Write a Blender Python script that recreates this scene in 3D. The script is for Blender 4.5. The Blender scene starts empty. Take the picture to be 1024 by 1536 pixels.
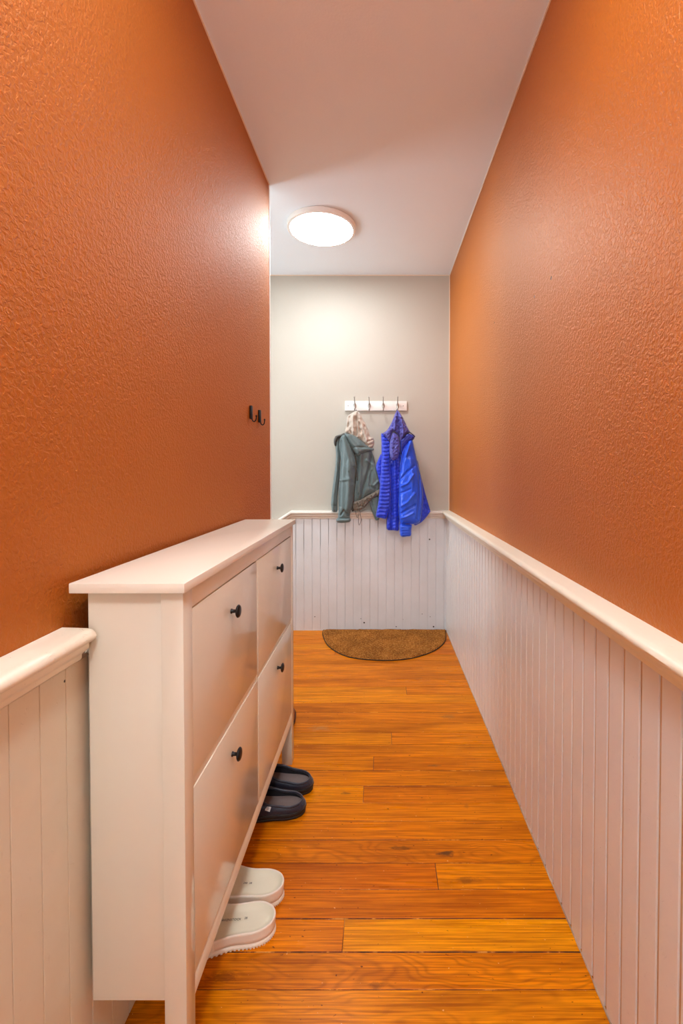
import bpy, bmesh, math, random
import numpy as np
from mathutils import Vector, Matrix, noise, geometry

R = math.radians
SC = bpy.context.scene
COL = SC.collection
random.seed(4)

# ------------------------------------------------------------------ place measures (metres)
F, PITCH, CX, CY, H = 675.7956, 0.0199, 571.8913, 718.0746, 1.2237
D = 3.4326            # back wall
ZC = 2.694            # ceiling
DL = 2.3494           # end of left wall
Y0 = -1.6             # hall starts behind the camera
RAILZ = 0.9153
def LX(y): return -0.5799 - 0.010 * (DL - y)
def RX(y): return 0.5181 + 0.006 * (D - y)
def LW(y): return LX(y) + 0.028       # left wainscot face
def RW(y): return RX(y) - 0.026       # right wainscot face
BW = D - 0.026                        # back wainscot face

def ray(u, v):
    a = (u - CX) / F; b = -(v - CY) / F
    return Vector((a, math.cos(PITCH) + b * math.sin(PITCH), -math.sin(PITCH) + b * math.cos(PITCH)))
def at(u, v, Y):
    d = ray(u, v); t = Y / d.y
    return (d.x * t, d.z * t + H)
def floorpt(u, v, z=0.0):
    d = ray(u, v); t = (z - H) / d.z
    return (d.x * t, d.y * t)

# ------------------------------------------------------------------ helpers
def link(o, parent=None, label=None, cat=None, group=None, kind=None):
    COL.objects.link(o)
    if parent is not None: o.parent = parent
    if label: o['label'] = label
    if cat: o['category'] = cat
    if group: o['group'] = group
    if kind: o['kind'] = kind
    return o

def obj(name, verts, faces, mat, parent=None, smooth=False, angle=None, **kw):
    me = bpy.data.meshes.new(name)
    me.from_pydata([tuple(v) for v in verts], [], [tuple(f) for f in faces])
    bm = bmesh.new(); bm.from_mesh(me)
    bmesh.ops.recalc_face_normals(bm, faces=bm.faces)
    bm.to_mesh(me); bm.free()
    for m in (mat if isinstance(mat, (list, tuple)) else [mat]): me.materials.append(m)
    if smooth or angle:
        me.polygons.foreach_set('use_smooth', [True] * len(me.polygons))
        if angle: me.set_sharp_from_angle(angle=R(angle))
    me.update()
    return link(bpy.data.objects.new(name, me), parent, **kw)

def objbm(name, bm, mat, parent=None, angle=None, **kw):
    bmesh.ops.recalc_face_normals(bm, faces=bm.faces)
    me = bpy.data.meshes.new(name); bm.to_mesh(me); bm.free()
    for m in (mat if isinstance(mat, (list, tuple)) else [mat]): me.materials.append(m)
    if angle:
        me.polygons.foreach_set('use_smooth', [True] * len(me.polygons))
        me.set_sharp_from_angle(angle=R(angle))
    return link(bpy.data.objects.new(name, me), parent, **kw)

def empty(name, loc, rotz=0, **kw):
    o = bpy.data.objects.new(name, None)
    o.empty_display_size = .05
    o.location = loc; o.rotation_euler = (0, 0, rotz)
    return link(o, **kw)

def add_box(bm, lo, hi, bev=0.0, seg=2):
    lo = Vector(lo); hi = Vector(hi)
    r = bmesh.ops.create_cube(bm, size=1.0)
    vs = r['verts']
    for v in vs:
        v.co = Vector(((lo.x + hi.x) / 2 + v.co.x * (hi.x - lo.x), (lo.y + hi.y) / 2 + v.co.y * (hi.y - lo.y), (lo.z + hi.z) / 2 + v.co.z * (hi.z - lo.z)))
    if bev > 0:
        es = {e for v in vs for e in v.link_edges}
        bmesh.ops.bevel(bm, geom=list(es), offset=bev, segments=seg, profile=.5, affect='EDGES')

def box(name, lo, hi, mat, parent=None, bev=0.0, **kw):
    bm = bmesh.new(); add_box(bm, lo, hi, bev)
    return objbm(name, bm, mat, parent, angle=35 if bev else None, **kw)

def lathe(profile, n=32, origin=(0, 0, 0), axis='Z'):
    """profile: list of (r, h) along the axis."""
    V = []; Fc = []
    for r, h in profile:
        for k in range(n):
            a = 2 * math.pi * k / n
            c, s = r * math.cos(a), r * math.sin(a)
            p = (c, s, h) if axis == 'Z' else ((h, c, s) if axis == 'X' else (c, h, s))
            V.append((p[0] + origin[0], p[1] + origin[1], p[2] + origin[2]))
    m = len(profile)
    for i in range(m - 1):
        for k in range(n):
            Fc.append((i * n + k, i * n + (k + 1) % n, (i + 1) * n + (k + 1) % n, (i + 1) * n + k))
    Fc.append(tuple(range(n))); Fc.append(tuple(range((m - 1) * n, m * n)))
    return V, Fc

def tube(path, rad, n=8):
    V = []; Fc = []
    P = [Vector(p) for p in path]; m = len(P)
    rads = rad if isinstance(rad, (list, tuple)) else [rad] * m
    up = None
    for i, p in enumerate(P):
        t = (P[min(i + 1, m - 1)] - P[max(i - 1, 0)]).normalized()
        if up is None:
            up = Vector((0, 0, 1)) if abs(t.z) < .9 else Vector((1, 0, 0))
        s = t.cross(up)
        if s.length < 1e-6: s = t.cross(Vector((1, .3, 0)))
        s.normalize(); up = s.cross(t).normalized()
        for k in range(n):
            a = 2 * math.pi * k / n
            V.append(p + (s * math.cos(a) + up * math.sin(a)) * rads[i])
    for i in range(m - 1):
        for k in range(n):
            Fc.append((i * n + k, i * n + (k + 1) % n, (i + 1) * n + (k + 1) % n, (i + 1) * n + k))
    Fc.append(tuple(range(n))); Fc.append(tuple(range((m - 1) * n, m * n)))
    return V, Fc

def catmull(pts, closed=True, sub=6):
    P = [np.array(p, float) for p in pts]; n = len(P); out = []
    rng = range(n) if closed else range(n - 1)
    for i in rng:
        if closed: a, b, c, d = P[(i - 1) % n], P[i], P[(i + 1) % n], P[(i + 2) % n]
        else: a, b, c, d = P[max(i - 1, 0)], P[i], P[i + 1], P[min(i + 2, n - 1)]
        for k in range(sub):
            t = k / sub
            out.append(.5 * ((2 * b) + (c - a) * t + (2 * a - 5 * b + 4 * c - d) * t * t + (3 * b - a - 3 * c + d) * t ** 3))
    if not closed: out.append(P[-1])
    return out

# ------------------------------------------------------------------ materials
def lin(c):
    return tuple(((x / 255) / 12.92 if x / 255 <= .04045 else ((x / 255 + .055) / 1.055) ** 2.4) for x in c) + (1,)

class NT:
    def __init__(s, name):
        s.m = bpy.data.materials.new(name); s.m.use_nodes = True
        s.t = s.m.node_tree; s.b = s.t.nodes['Principled BSDF']
    def n(s, typ, **kw):
        nd = s.t.nodes.new(typ)
        for k, v in kw.items():
            if k.startswith('i_'):
                key = k[2:]; key = int(key) if key.isdigit() else key.replace('_', ' ')
                nd.inputs[key].default_value = v
            else: setattr(nd, k, v)
        return nd
    def l(s, a, ao, b, bi): s.t.links.new(a.outputs[ao], b.inputs[bi])
    def coord(s, scale=(1, 1, 1), loc=(0, 0, 0)):
        tc = s.n('ShaderNodeTexCoord'); mp = s.n('ShaderNodeMapping')
        mp.inputs['Scale'].default_value = scale; mp.inputs['Location'].default_value = loc
        s.l(tc, 'Object', mp, 0); return mp
    def ramp(s, src, out, stops, interp='LINEAR'):
        r = s.n('ShaderNodeValToRGB'); cr = r.color_ramp; cr.interpolation = interp
        while len(cr.elements) < len(stops): cr.elements.new(.5)
        for e, (p, c) in zip(cr.elements, stops):
            e.position = p; e.color = c if len(c) == 4 else (*c, 1)
        s.l(src, out, r, 0); return r
    def mix(s, fac, a, b, blend='MIX'):
        m = s.n('ShaderNodeMix', data_type='RGBA', blend_type=blend)
        for key, val in ((0, fac), (6, a), (7, b)):
            if isinstance(val, tuple) and hasattr(val[0], 'outputs'): s.t.links.new(val[0].outputs[val[1]], m.inputs[key])
            else: m.inputs[key].default_value = val
        return m
    def math(s, op, a, b=None, c=None):
        m = s.n('ShaderNodeMath', operation=op)
        for i, val in enumerate((a, b, c)):
            if val is None: continue
            if isinstance(val, tuple): s.t.links.new(val[0].outputs[val[1]], m.inputs[i])
            else: m.inputs[i].default_value = val
        return m
    def bump(s, src, out, strength, dist, prev=None):
        b = s.n('ShaderNodeBump'); b.inputs['Strength'].default_value = strength; b.inputs['Distance'].default_value = dist
        s.l(src, out, b, 'Height')
        if prev: s.l(prev, 0, b, 'Normal')
        return b
    def setp(s, col=None, rough=None, metal=None, spec=None, coat=None, coatr=None, sheen=None):
        for k, v in (('Base Color', col), ('Roughness', rough), ('Metallic', metal), ('Specular IOR Level', spec), ('Coat Weight', coat), ('Coat Roughness', coatr), ('Sheen Weight', sheen)):
            if v is not None: s.b.inputs[k].default_value = v

def simple(name, col, rough=.5, metal=0, spec=.5, noise_scale=None, bumpd=.0005, strength=.3, coat=None, coatr=None, var=0.0, sheen=None):
    t = NT(name); c = lin(col); t.setp(c, rough, metal, spec, coat, coatr, sheen)
    if noise_scale:
        mp = t.coord(); nz = t.n('ShaderNodeTexNoise', i_Scale=noise_scale, i_Detail=3.0); t.l(mp, 0, nz, 'Vector')
        b = t.bump(nz, 0, strength, bumpd); t.l(b, 0, t.b, 'Normal')
        if var:
            nz2 = t.n('ShaderNodeTexNoise', i_Scale=noise_scale * .12, i_Detail=2.0); t.l(mp, 0, nz2, 'Vector')
            dk = tuple(x * (1 - var) for x in c[:3]) + (1,)
            r = t.ramp(nz2, 0, [(.3, dk), (.7, c)]); t.l(r, 0, t.b, 'Base Color')
    return t.m

def spots(t, base, pts, col, rad=.004):
    """small chips / nail heads at fixed places on a painted surface"""
    tc = t.n('ShaderNodeTexCoord'); cur = base
    for p in pts:
        r = p[3] if len(p) > 3 else rad
        d = t.n('ShaderNodeVectorMath', operation='DISTANCE'); t.l(tc, 'Object', d, 0); d.inputs[1].default_value = p[:3]
        lt = t.math('LESS_THAN', (d, 'Value'), r)
        cur = (t.mix((lt, 0), cur, col), 2)
    return cur

def plaster(name, col, col2, rough, bump_s, spec=.5, ior=1.5, chips=(), chipcol=(.05, .03, .02, 1), scale=1.0, coat=0, coatr=.3):
    t = NT(name); t.setp(lin(col), rough, 0, spec, coat, coatr); t.b.inputs['IOR'].default_value = ior
    if ior > 1.5: t.b.inputs['Specular Tint'].default_value = (1, .74, .46, 1)
    mp = t.coord()
    big = t.n('ShaderNodeTexNoise', i_Scale=1.7, i_Detail=3.0, i_Roughness=.55); t.l(mp, 0, big, 'Vector')
    r = t.ramp(big, 0, [(.32, lin(col)), (.70, lin(col2))])
    base = (r, 0)
    if chips: base = spots(t, base, chips, chipcol)
    t.t.links.new(base[0].outputs[base[1]], t.b.inputs['Base Color'])
    n1 = t.n('ShaderNodeTexNoise', i_Scale=120.0 * scale, i_Detail=2.5, i_Roughness=.55, i_Distortion=.6); t.l(mp, 0, n1, 'Vector')
    r1 = t.ramp(n1, 0, [(.40, (0, 0, 0)), (.62, (1, 1, 1))])
    n2 = t.n('ShaderNodeTexNoise', i_Scale=30.0 * scale, i_Detail=3.0); t.l(mp, 0, n2, 'Vector')
    m = t.math('MULTIPLY_ADD', (n2, 0), .9, (r1, 0))
    n3 = t.n('ShaderNodeTexNoise', i_Scale=1.1, i_Detail=1.0); t.l(mp, 0, n3, 'Vector')
    st = t.ramp(n3, 0, [(.35, (.55, .55, .55)), (.65, (1, 1, 1))])
    m2 = t.math('MULTIPLY', (m, 0), (st, 0))
    b = t.bump(m2, 0, bump_s, .0012); t.l(b, 0, t.b, 'Normal')
    return t.m

def paint(name, col, rough=.35, spec=.5, dings=.5, chips=(), stroke=(1, 1, .05), chipcol=(.03, .025, .02, 1), grime=None):
    """brushed paint on wood: long strokes, soft lumps and small dents"""
    t = NT(name); t.setp(lin(col), rough, 0, spec)
    mp = t.coord(stroke); n1 = t.n('ShaderNodeTexNoise', i_Scale=160.0, i_Detail=3.0); t.l(mp, 0, n1, 'Vector')
    mq = t.coord(); n2 = t.n('ShaderNodeTexNoise', i_Scale=26.0, i_Detail=3.0); t.l(mq, 0, n2, 'Vector')
    n3 = t.n('ShaderNodeTexNoise', i_Scale=75.0, i_Detail=1.5, i_Distortion=1.2); t.l(mq, 0, n3, 'Vector')
    d = t.ramp(n3, 0, [(.70, (0, 0, 0)), (.76, (1, 1, 1))])
    m = t.math('MULTIPLY_ADD', (n1, 0), .25, (n2, 0)); m2 = t.math('MULTIPLY_ADD', (d, 0), -.8, (m, 0))
    b = t.bump(m2, 0, dings, .0012); t.l(b, 0, t.b, 'Normal')
    base = None
    if grime:
        g = t.n('ShaderNodeTexNoise', i_Scale=3.0, i_Detail=5.0, i_Roughness=.6); t.l(mq, 0, g, 'Vector')
        rr = t.ramp(g, 0, [(.40, lin(col)), (.75, lin(grime))]); base = (rr, 0)
        t.l(rr, 0, t.b, 'Base Color')
    if chips:
        c = spots(t, base if base else lin(col), chips, chipcol)
        t.t.links.new(c[0].outputs[c[1]], t.b.inputs['Base Color'])
    return t.m

def onright(u, v, off=0.0, wains=False):
    d = ray(u, v); y = 1.5
    for _ in range(8):
        x = (RW(y) if wains else RX(y)) - off; t = x / d.x; y = d.y * t
    return (x, y, d.z * t + H)
def onback(u, v, Y): x, z = at(u, v, Y); return (x, Y, z)

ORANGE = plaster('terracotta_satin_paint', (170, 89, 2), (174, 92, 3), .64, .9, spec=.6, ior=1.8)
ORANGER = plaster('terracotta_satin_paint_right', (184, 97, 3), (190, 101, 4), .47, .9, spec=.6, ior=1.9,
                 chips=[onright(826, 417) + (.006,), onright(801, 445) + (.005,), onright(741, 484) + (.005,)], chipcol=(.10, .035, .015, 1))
CREAM = plaster('cream_wall_paint', (196, 191, 179), (193, 187, 175), .6, .12, spec=.35)
CEIL = plaster('ceiling_paint', (240, 248, 255), (237, 245, 252), .55, .12, spec=.35)
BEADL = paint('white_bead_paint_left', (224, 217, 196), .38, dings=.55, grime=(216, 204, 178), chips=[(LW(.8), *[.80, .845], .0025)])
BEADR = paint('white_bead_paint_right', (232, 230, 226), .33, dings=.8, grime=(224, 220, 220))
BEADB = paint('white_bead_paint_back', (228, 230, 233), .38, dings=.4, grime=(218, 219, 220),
              chips=[onback(u, v, BW) + (r,) for u, v, r in ((644, 809, .0055), (546, 934, .006), (650, 940, .006), (594, 940, .004), (472, 925, .004), (633, 921, .003), (604, 929, .003), (645, 925, .003), (541, 928, .003))])
RAIL = paint('white_rail_paint', (242, 236, 216), .35, dings=.8, stroke=(1, .05, 1))
CAB = paint('cabinet_white_lacquer', (230, 226, 208), .17, dings=.03)
CABTOP = paint('cabinet_top_lacquer', (240, 236, 220), .22, dings=.03)
CABIN = simple('cabinet_inside', (180, 165, 148), .6)
BLACKM = simple('black_knob_metal', (38, 34, 32), .38, .6, noise_scale=300, bumpd=.0002)
BLACKH = simple('black_hook_metal', (26, 22, 20), .4, .5)
NICKEL = simple('brushed_nickel', (176, 172, 166), .28, 1.0)
RACKW = simple('rack_white_paint', (246, 244, 240), .35)
SCREW = simple('screw_steel', (120, 118, 115), .4, .9)
LAMPRIM = simple('lamp_white_rim', (238, 234, 228), .4)
COIRB = simple('mat_rubber_backing', (32, 28, 22), .8)

def m_floor():
    t = NT('varnished_fir_planks'); t.setp(rough=.3, spec=.12, coat=0)
    at_ = t.n('ShaderNodeAttribute', attribute_name='tone')
    sep = t.n('ShaderNodeSeparateColor'); t.l(at_, 'Color', sep, 0)
    tc = t.n('ShaderNodeTexCoord')
    off = t.n('ShaderNodeCombineXYZ'); k = t.math('MULTIPLY', (sep, 1), 37.0); t.l(k, 0, off, 2)
    k2 = t.math('MULTIPLY', (sep, 1), 11.0); t.l(k2, 0, off, 0)
    add = t.n('ShaderNodeVectorMath', operation='ADD'); t.l(tc, 'Object', add, 0); t.l(off, 0, add, 1)
    # warped straight grain, loosened where the cathedral figure shows
    mpw = t.n('ShaderNodeMapping'); mpw.inputs['Scale'].default_value = (3.2, 11, 3); t.l(add, 0, mpw, 0)
    nw = t.n('ShaderNodeTexNoise', i_Scale=1.0, i_Detail=2.0, i_Roughness=.5); t.l(mpw, 0, nw, 'Vector')
    warp = t.math('MULTIPLY', (nw, 0), (sep, 2))
    sx = t.n('ShaderNodeSeparateXYZ'); t.l(add, 0, sx, 0)
    yy = t.math('MULTIPLY', (sx, 1), 34.0)
    ph = t.math('MULTIPLY_ADD', (warp, 0), 16.0, (yy, 0))
    ph2 = t.math('MULTIPLY', (ph, 0), 6.283)
    sn = t.math('SINE', (ph2, 0)); s01 = t.math('MULTIPLY_ADD', (sn, 0), .5, .5)
    sharp = t.math('POWER', (s01, 0), 2.4)
    mpf = t.n('ShaderNodeMapping'); mpf.inputs['Scale'].default_value = (5, 260, 5); t.l(add, 0, mpf, 0)
    nf = t.n('ShaderNodeTexNoise', i_Scale=1.0, i_Detail=4.0, i_Roughness=.6); t.l(mpf, 0, nf, 'Vector')
    mpb = t.n('ShaderNodeMapping'); mpb.inputs['Scale'].default_value = (1.6, 9, 1); t.l(add, 0, mpb, 0)
    nb = t.n('ShaderNodeTexNoise', i_Scale=1.0, i_Detail=4.0, i_Roughness=.65); t.l(mpb, 0, nb, 'Vector')
    base = t.ramp(sep, 0, [(0, lin((206, 104, 4))), (.5, lin((234, 140, 5))), (1, lin((252, 178, 12)))])
    blot = t.ramp(nb, 0, [(.30, (.66, .60, .55)), (.52, (1, 1, 1)), (.75, (1.14, 1.16, 1.1))])
    c1 = t.mix(1.0, (base, 0), (blot, 0), 'MULTIPLY')
    fine = t.ramp(nf, 0, [(.38, (.66, .54, .40)), (.62, (1.08, 1.08, 1.08))])
    c2 = t.mix(1.0, (c1, 2), (fine, 0), 'MULTIPLY')
    gf = t.math('MULTIPLY', (sharp, 0), (sep, 2)); gf2 = t.math('MULTIPLY_ADD', (gf, 0), .5, .02)
    gf3 = t.math('MULTIPLY', (gf2, 0), (nb, 0)); gf4 = t.math('MINIMUM', t_(gf3), 1.0)
    c3 = t.mix((gf4, 0), (c2, 2), lin((92, 34, 8)))
    # old dark stains and scuffs
    cur = (c3, 2)
    for (u, v, rx, ry, col, a) in ((668, 1280, .085, .028, (66, 44, 30), .8), (600, 1272, .10, .02, (80, 48, 20), .6), (650, 1148, .07, .02, (110, 84, 52), .55), (520, 1190, .05, .02, (100, 66, 34), .6),
                                   (700, 1320, .13, .03, (112, 66, 22), .5), (672, 1075, .1, .06, (140, 96, 50), .4), (335, 1465, .10, .04, (90, 30, 12), .55), (565, 1478, .05, .022, (110, 60, 14), .55), (480, 1092, .14, .06, (196, 150, 96), .4), (700, 1210, .03, .03, (130, 80, 30), .35)):
        x, y = floorpt(u, v)
        sb = t.n('ShaderNodeVectorMath', operation='SUBTRACT'); t.l(tc, 'Object', sb, 0); sb.inputs[1].default_value = (x, y, 0)
        ml = t.n('ShaderNodeVectorMath', operation='MULTIPLY'); t.l(sb, 0, ml, 0); ml.inputs[1].default_value = (1 / rx, 1 / ry, 0)
        ln = t.n('ShaderNodeVectorMath', operation='LENGTH'); t.l(ml, 0, ln, 0)
        nn = t.n('ShaderNodeTexNoise', i_Scale=55.0, i_Detail=4.0, i_Roughness=.7); t.l(mpn(t), 0, nn, 'Vector')
        q = t.math('MULTIPLY_ADD', (nn, 0), 1.9, (ln, 'Value'))
        f = t.ramp(q, 0, [(.75, (a, a, a)), (1.3, (0, 0, 0))])
        q.inputs[1].default_value = 1.2
        cur = (t.mix((f, 0), cur, lin(col)), 2)
    # specks of old paint and pits
    tcn = t.coord((1, 1.6, 1)); sp = t.n('ShaderNodeTexNoise', i_Scale=95.0, i_Detail=2.0); t.l(tcn, 0, sp, 'Vector')
    f = t.ramp(sp, 0, [(.735, (0, 0, 0)), (.76, (.8, .8, .8))]); cur = (t.mix((f, 0), cur, lin((238, 188, 120))), 2)
    sp2 = t.n('ShaderNodeTexNoise', i_Scale=70.0, i_Detail=3.0); t.l(tcn, 0, sp2, 'Vector')
    f = t.ramp(sp2, 0, [(.27, (.75, .75, .75)), (.30, (0, 0, 0))]); cur = (t.mix((f, 0), cur, lin((70, 26, 8))), 2)
    t.t.links.new(cur[0].outputs[cur[1]], t.b.inputs['Base Color'])
    rr = t.ramp(nb, 0, [(.3, (.42, .42, .42)), (.7, (.24, .24, .24))]); t.l(rr, 0, t.b, 'Roughness')
    b1 = t.bump(nf, 0, .18, .0006); b2 = t.bump(nb, 0, .25, .002, b1); t.l(b2, 0, t.b, 'Normal'); t.l(b2, 0, t.b, 'Coat Normal')
    return t.m
def t_(x): return (x, 0)
def mpn(t): return t.coord((.55, 1.5, 1))
FLOOR = m_floor()

def m_gap():
    t = NT('plank_gap_filler'); t.setp(rough=.7)
    mp = t.coord((14, 3, 1)); n = t.n('ShaderNodeTexNoise', i_Scale=1.0, i_Detail=4.0, i_Roughness=.7); t.l(mp, 0, n, 'Vector')
    r = t.ramp(n, 0, [(.44, lin((40, 14, 4))), (.54, lin((120, 55, 14))), (.62, lin((226, 160, 72)))]); t.l(r, 0, t.b, 'Base Color')
    return t.m
GAP = m_gap()

def m_emit(name, col, s):
    t = NT(name); t.setp((.9, .9, .9, 1), .4)
    t.b.inputs['Emission Color'].default_value = col; t.b.inputs['Emission Strength'].default_value = s
    return t.m

# ------------------------------------------------------------------ floor: individual planks in one mesh
def seamY(v): return floorpt(600, v)[1]
seams = [seamY(v) for v in (1484, 1427.5, 1377.5, 1334, 1294, 1259.5, 1231.5, 1204, 1178.5, 1155.5, 1134.5, 1116.5, 1098.5, 1085, 1068)]
w0 = .0885
ys = seams[:]
y = ys[0]
while y > Y0: y -= w0; ys.insert(0, y)
y = ys[-1]
while y < D: y += w0; ys.append(min(y, D + .01))
joints = {0: [(515, 1400)], 1: [], 2: [(655, 1315)], 3: [], 4: [], 5: [], 6: [(545, 1190)], 7: [], 8: [(560, 1145)], 9: [], 10: [(587, 1107)]}
jmap = {}
for lst in joints.values():
    for (u, v) in lst:
        X, Y = floorpt(u, v)
        for i in range(len(ys) - 1):
            if ys[i] <= Y < ys[i + 1]: jmap.setdefault(i, []).append(X)
XF0, XF1 = -.70, .70
V = []; Fc = []; cols = []; mats = []
rnd = random.Random(11)
tone_at = {}
for v_, tn, fig in ((1510, .55, .75), (1455, .42, 1.0), (1400, .38, .15), (1355, .30, .2), (1314, .18, .35), (1277, .35, .9), (1245, .40, .2), (1217, .45, .2), (1190, .55, .3),
                    (1166, .48, .15), (1145, .55, .25), (1125, .5, .2), (1107, .6, .2), (1090, .5, .25), (1076, .42, .2)):
    Y = floorpt(600, v_)[1]
    for i in range(len(ys) - 1):
        if ys[i] <= Y < ys[i + 1]: tone_at[i] = (tn, fig)
wide = [seamY(v) for v in (1259.5, 1178.5, 1377.5, 1068, 1155.5, 1017, 1427.5)]
gapw = [(.0015 if min(abs(y - q) for q in wide) < .02 else .0005 + .0004 * rnd.random()) for y in ys]
for i in range(len(ys) - 1):
    a, b = ys[i], ys[i + 1]
    xs = [XF0] + sorted(jmap.get(i, [])) + [XF1]
    if i not in jmap and (a < .9 or a > 2.3) and rnd.random() < .5: xs.insert(1, rnd.uniform(-.4, .45))
    tn, fig = tone_at.get(i, (rnd.uniform(.3, .6), rnd.choice([.12, .2, .3, .5])))
    for k in range(len(xs) - 1):
        x0, x1, y0, y1 = xs[k] + .0009, xs[k + 1] - .0009, a + gapw[i], b - gapw[i + 1]
        n = len(V); bv = .0012; z = rnd.uniform(-.0004, .0004)
        V += [(x0, y0, -.006), (x1, y0, -.006), (x1, y1, -.006), (x0, y1, -.006),
              (x0, y0, z - .0008), (x1, y0, z - .0008), (x1, y1, z - .0008), (x0, y1, z - .0008),
              (x0 + bv, y0 + bv, z), (x1 - bv, y0 + bv, z), (x1 - bv, y1 - bv, z), (x0 + bv, y1 - bv, z)]
        fs = [(n + 8, n + 9, n + 10, n + 11)]
        for q in range(4):
            r = (q + 1) % 4
            fs += [(n + q, n + r, n + 4 + r, n + 4 + q), (n + 4 + q, n + 4 + r, n + 8 + r, n + 8 + q)]
        Fc += fs
        tt = min(1, max(0, tn + (.0 if k == 0 else (.35 if len(xs) > 2 and i in (jmap.keys()) and k == 1 and tn < .5 else -.2)) + rnd.uniform(-.03, .03)))
        cols += [(tt, rnd.random(), fig if k == 0 or fig > .4 else fig + .1, 1)] * len(fs)
fl = obj('floor', V, Fc, FLOOR, kind='structure')
me = fl.data
ca = me.color_attributes.new('tone', 'FLOAT_COLOR', 'CORNER')
# recalc keeps polygon order
for p, c in zip(me.polygons, cols):
    for li in p.loop_indices: ca.data[li].color = c
me.materials.append(GAP)
bm = bmesh.new(); add_box(bm, (XF0, Y0, -.16), (XF1, D + .1, -.0013))
objbm('floor_subfloor', bm, GAP, kind='structure')

# ------------------------------------------------------------------ walls, ceiling
def prismY(name, xa0, xb0, ya, xa1, xb1, yb, z0, z1, mat, **kw):
    V = [(xa0, ya, z0), (xb0, ya, z0), (xb1, yb, z0), (xa1, yb, z0), (xa0, ya, z1), (xb0, ya, z1), (xb1, yb, z1), (xa1, yb, z1)]
    return obj(name, V, [(0, 1, 2, 3), (4, 5, 6, 7), (0, 1, 5, 4), (1, 2, 6, 5), (2, 3, 7, 6), (3, 0, 4, 7)], mat, **kw)
prismY('wall_left', LX(Y0) - .12, LX(Y0), Y0, LX(DL) - .12, LX(DL), DL, -.16, ZC, ORANGE, kind='structure')
prismY('wall_right', RX(Y0), RX(Y0) + .12, Y0, RX(D), RX(D) + .12, D + .12, -.16, ZC, ORANGER, kind='structure')
box('wall_back', (-2.1, D, -1.4), (RX(D), D + .12, ZC), CREAM, kind='structure')
box('wall_stairs', (-2.0, DL - .12, -1.4), (LX(DL) - .12, DL, ZC), CREAM, kind='structure')
# ceiling covers hall and stairwell
box('ceiling', (-2.1, Y0, ZC), (RX(Y0) + .12, D + .12, ZC + .12), CEIL, kind='structure')
# outer wall of the stairwell with a window opening
bm = bmesh.new()
add_box(bm, (-2.12, DL - .12, -1.4), (-2.0, 2.55, ZC)); add_box(bm, (-2.12, 3.2, -1.4), (-2.0, D, ZC))
add_box(bm, (-2.12, 2.55, -1.4), (-2.0, 3.2, .9)); add_box(bm, (-2.12, 2.55, 2.1), (-2.0, 3.2, ZC))
objbm('wall_outer', bm, CREAM, kind='structure')
wf = bmesh.new()
for lo, hi in (((-2.09, 2.55, .9), (-2.03, 2.6, 2.1)), ((-2.09, 3.15, .9), (-2.03, 3.2, 2.1)), ((-2.09, 2.6, .9), (-2.03, 3.15, .95)), ((-2.09, 2.6, 2.05), (-2.03, 3.15, 2.1)), ((-2.08, 2.6, 1.48), (-2.04, 3.15, 1.52))):
    add_box(wf, lo, hi, .003)
objbm('window_1', wf, RACKW, kind='structure')
# stairs going down to the left
bm = bmesh.new()
for k in range(5):
    x1 = -.70 - .26 * k
    add_box(bm, (x1 - .26, DL, -1.4), (x1, D, -.18 * (k + 1)))
objbm('floor_stairs', bm, simple('stair_wood', (190, 110, 40), .35), kind='structure')

# thin paint lines where the white ceiling paint laps the coloured walls, and the white corner bead of the left wall
EDGE = simple('edge_paint', (236, 214, 190), .5)
prismY('trim_1', RX(Y0) - .004, RX(Y0), Y0, RX(D) - .004, RX(D), D, ZC - .005, ZC, EDGE, kind='structure')
prismY('trim_2', LX(Y0), LX(Y0) + .004, Y0, LX(DL), LX(DL) + .004, DL, ZC - .005, ZC, EDGE, kind='structure')
box('trim_3', (RX(D) - .007, D - .004, RAILZ), (RX(D), D, ZC), EDGE, kind='structure')
box('trim_4', (LX(DL) - .12, DL, -.0), (LX(DL) + .003, DL + .012, ZC), RACKW, bev=.003, kind='structure')
box('trim_5', (-.9, D - .004, ZC - .005), (RX(D), D, ZC), EDGE, kind='structure')

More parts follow.
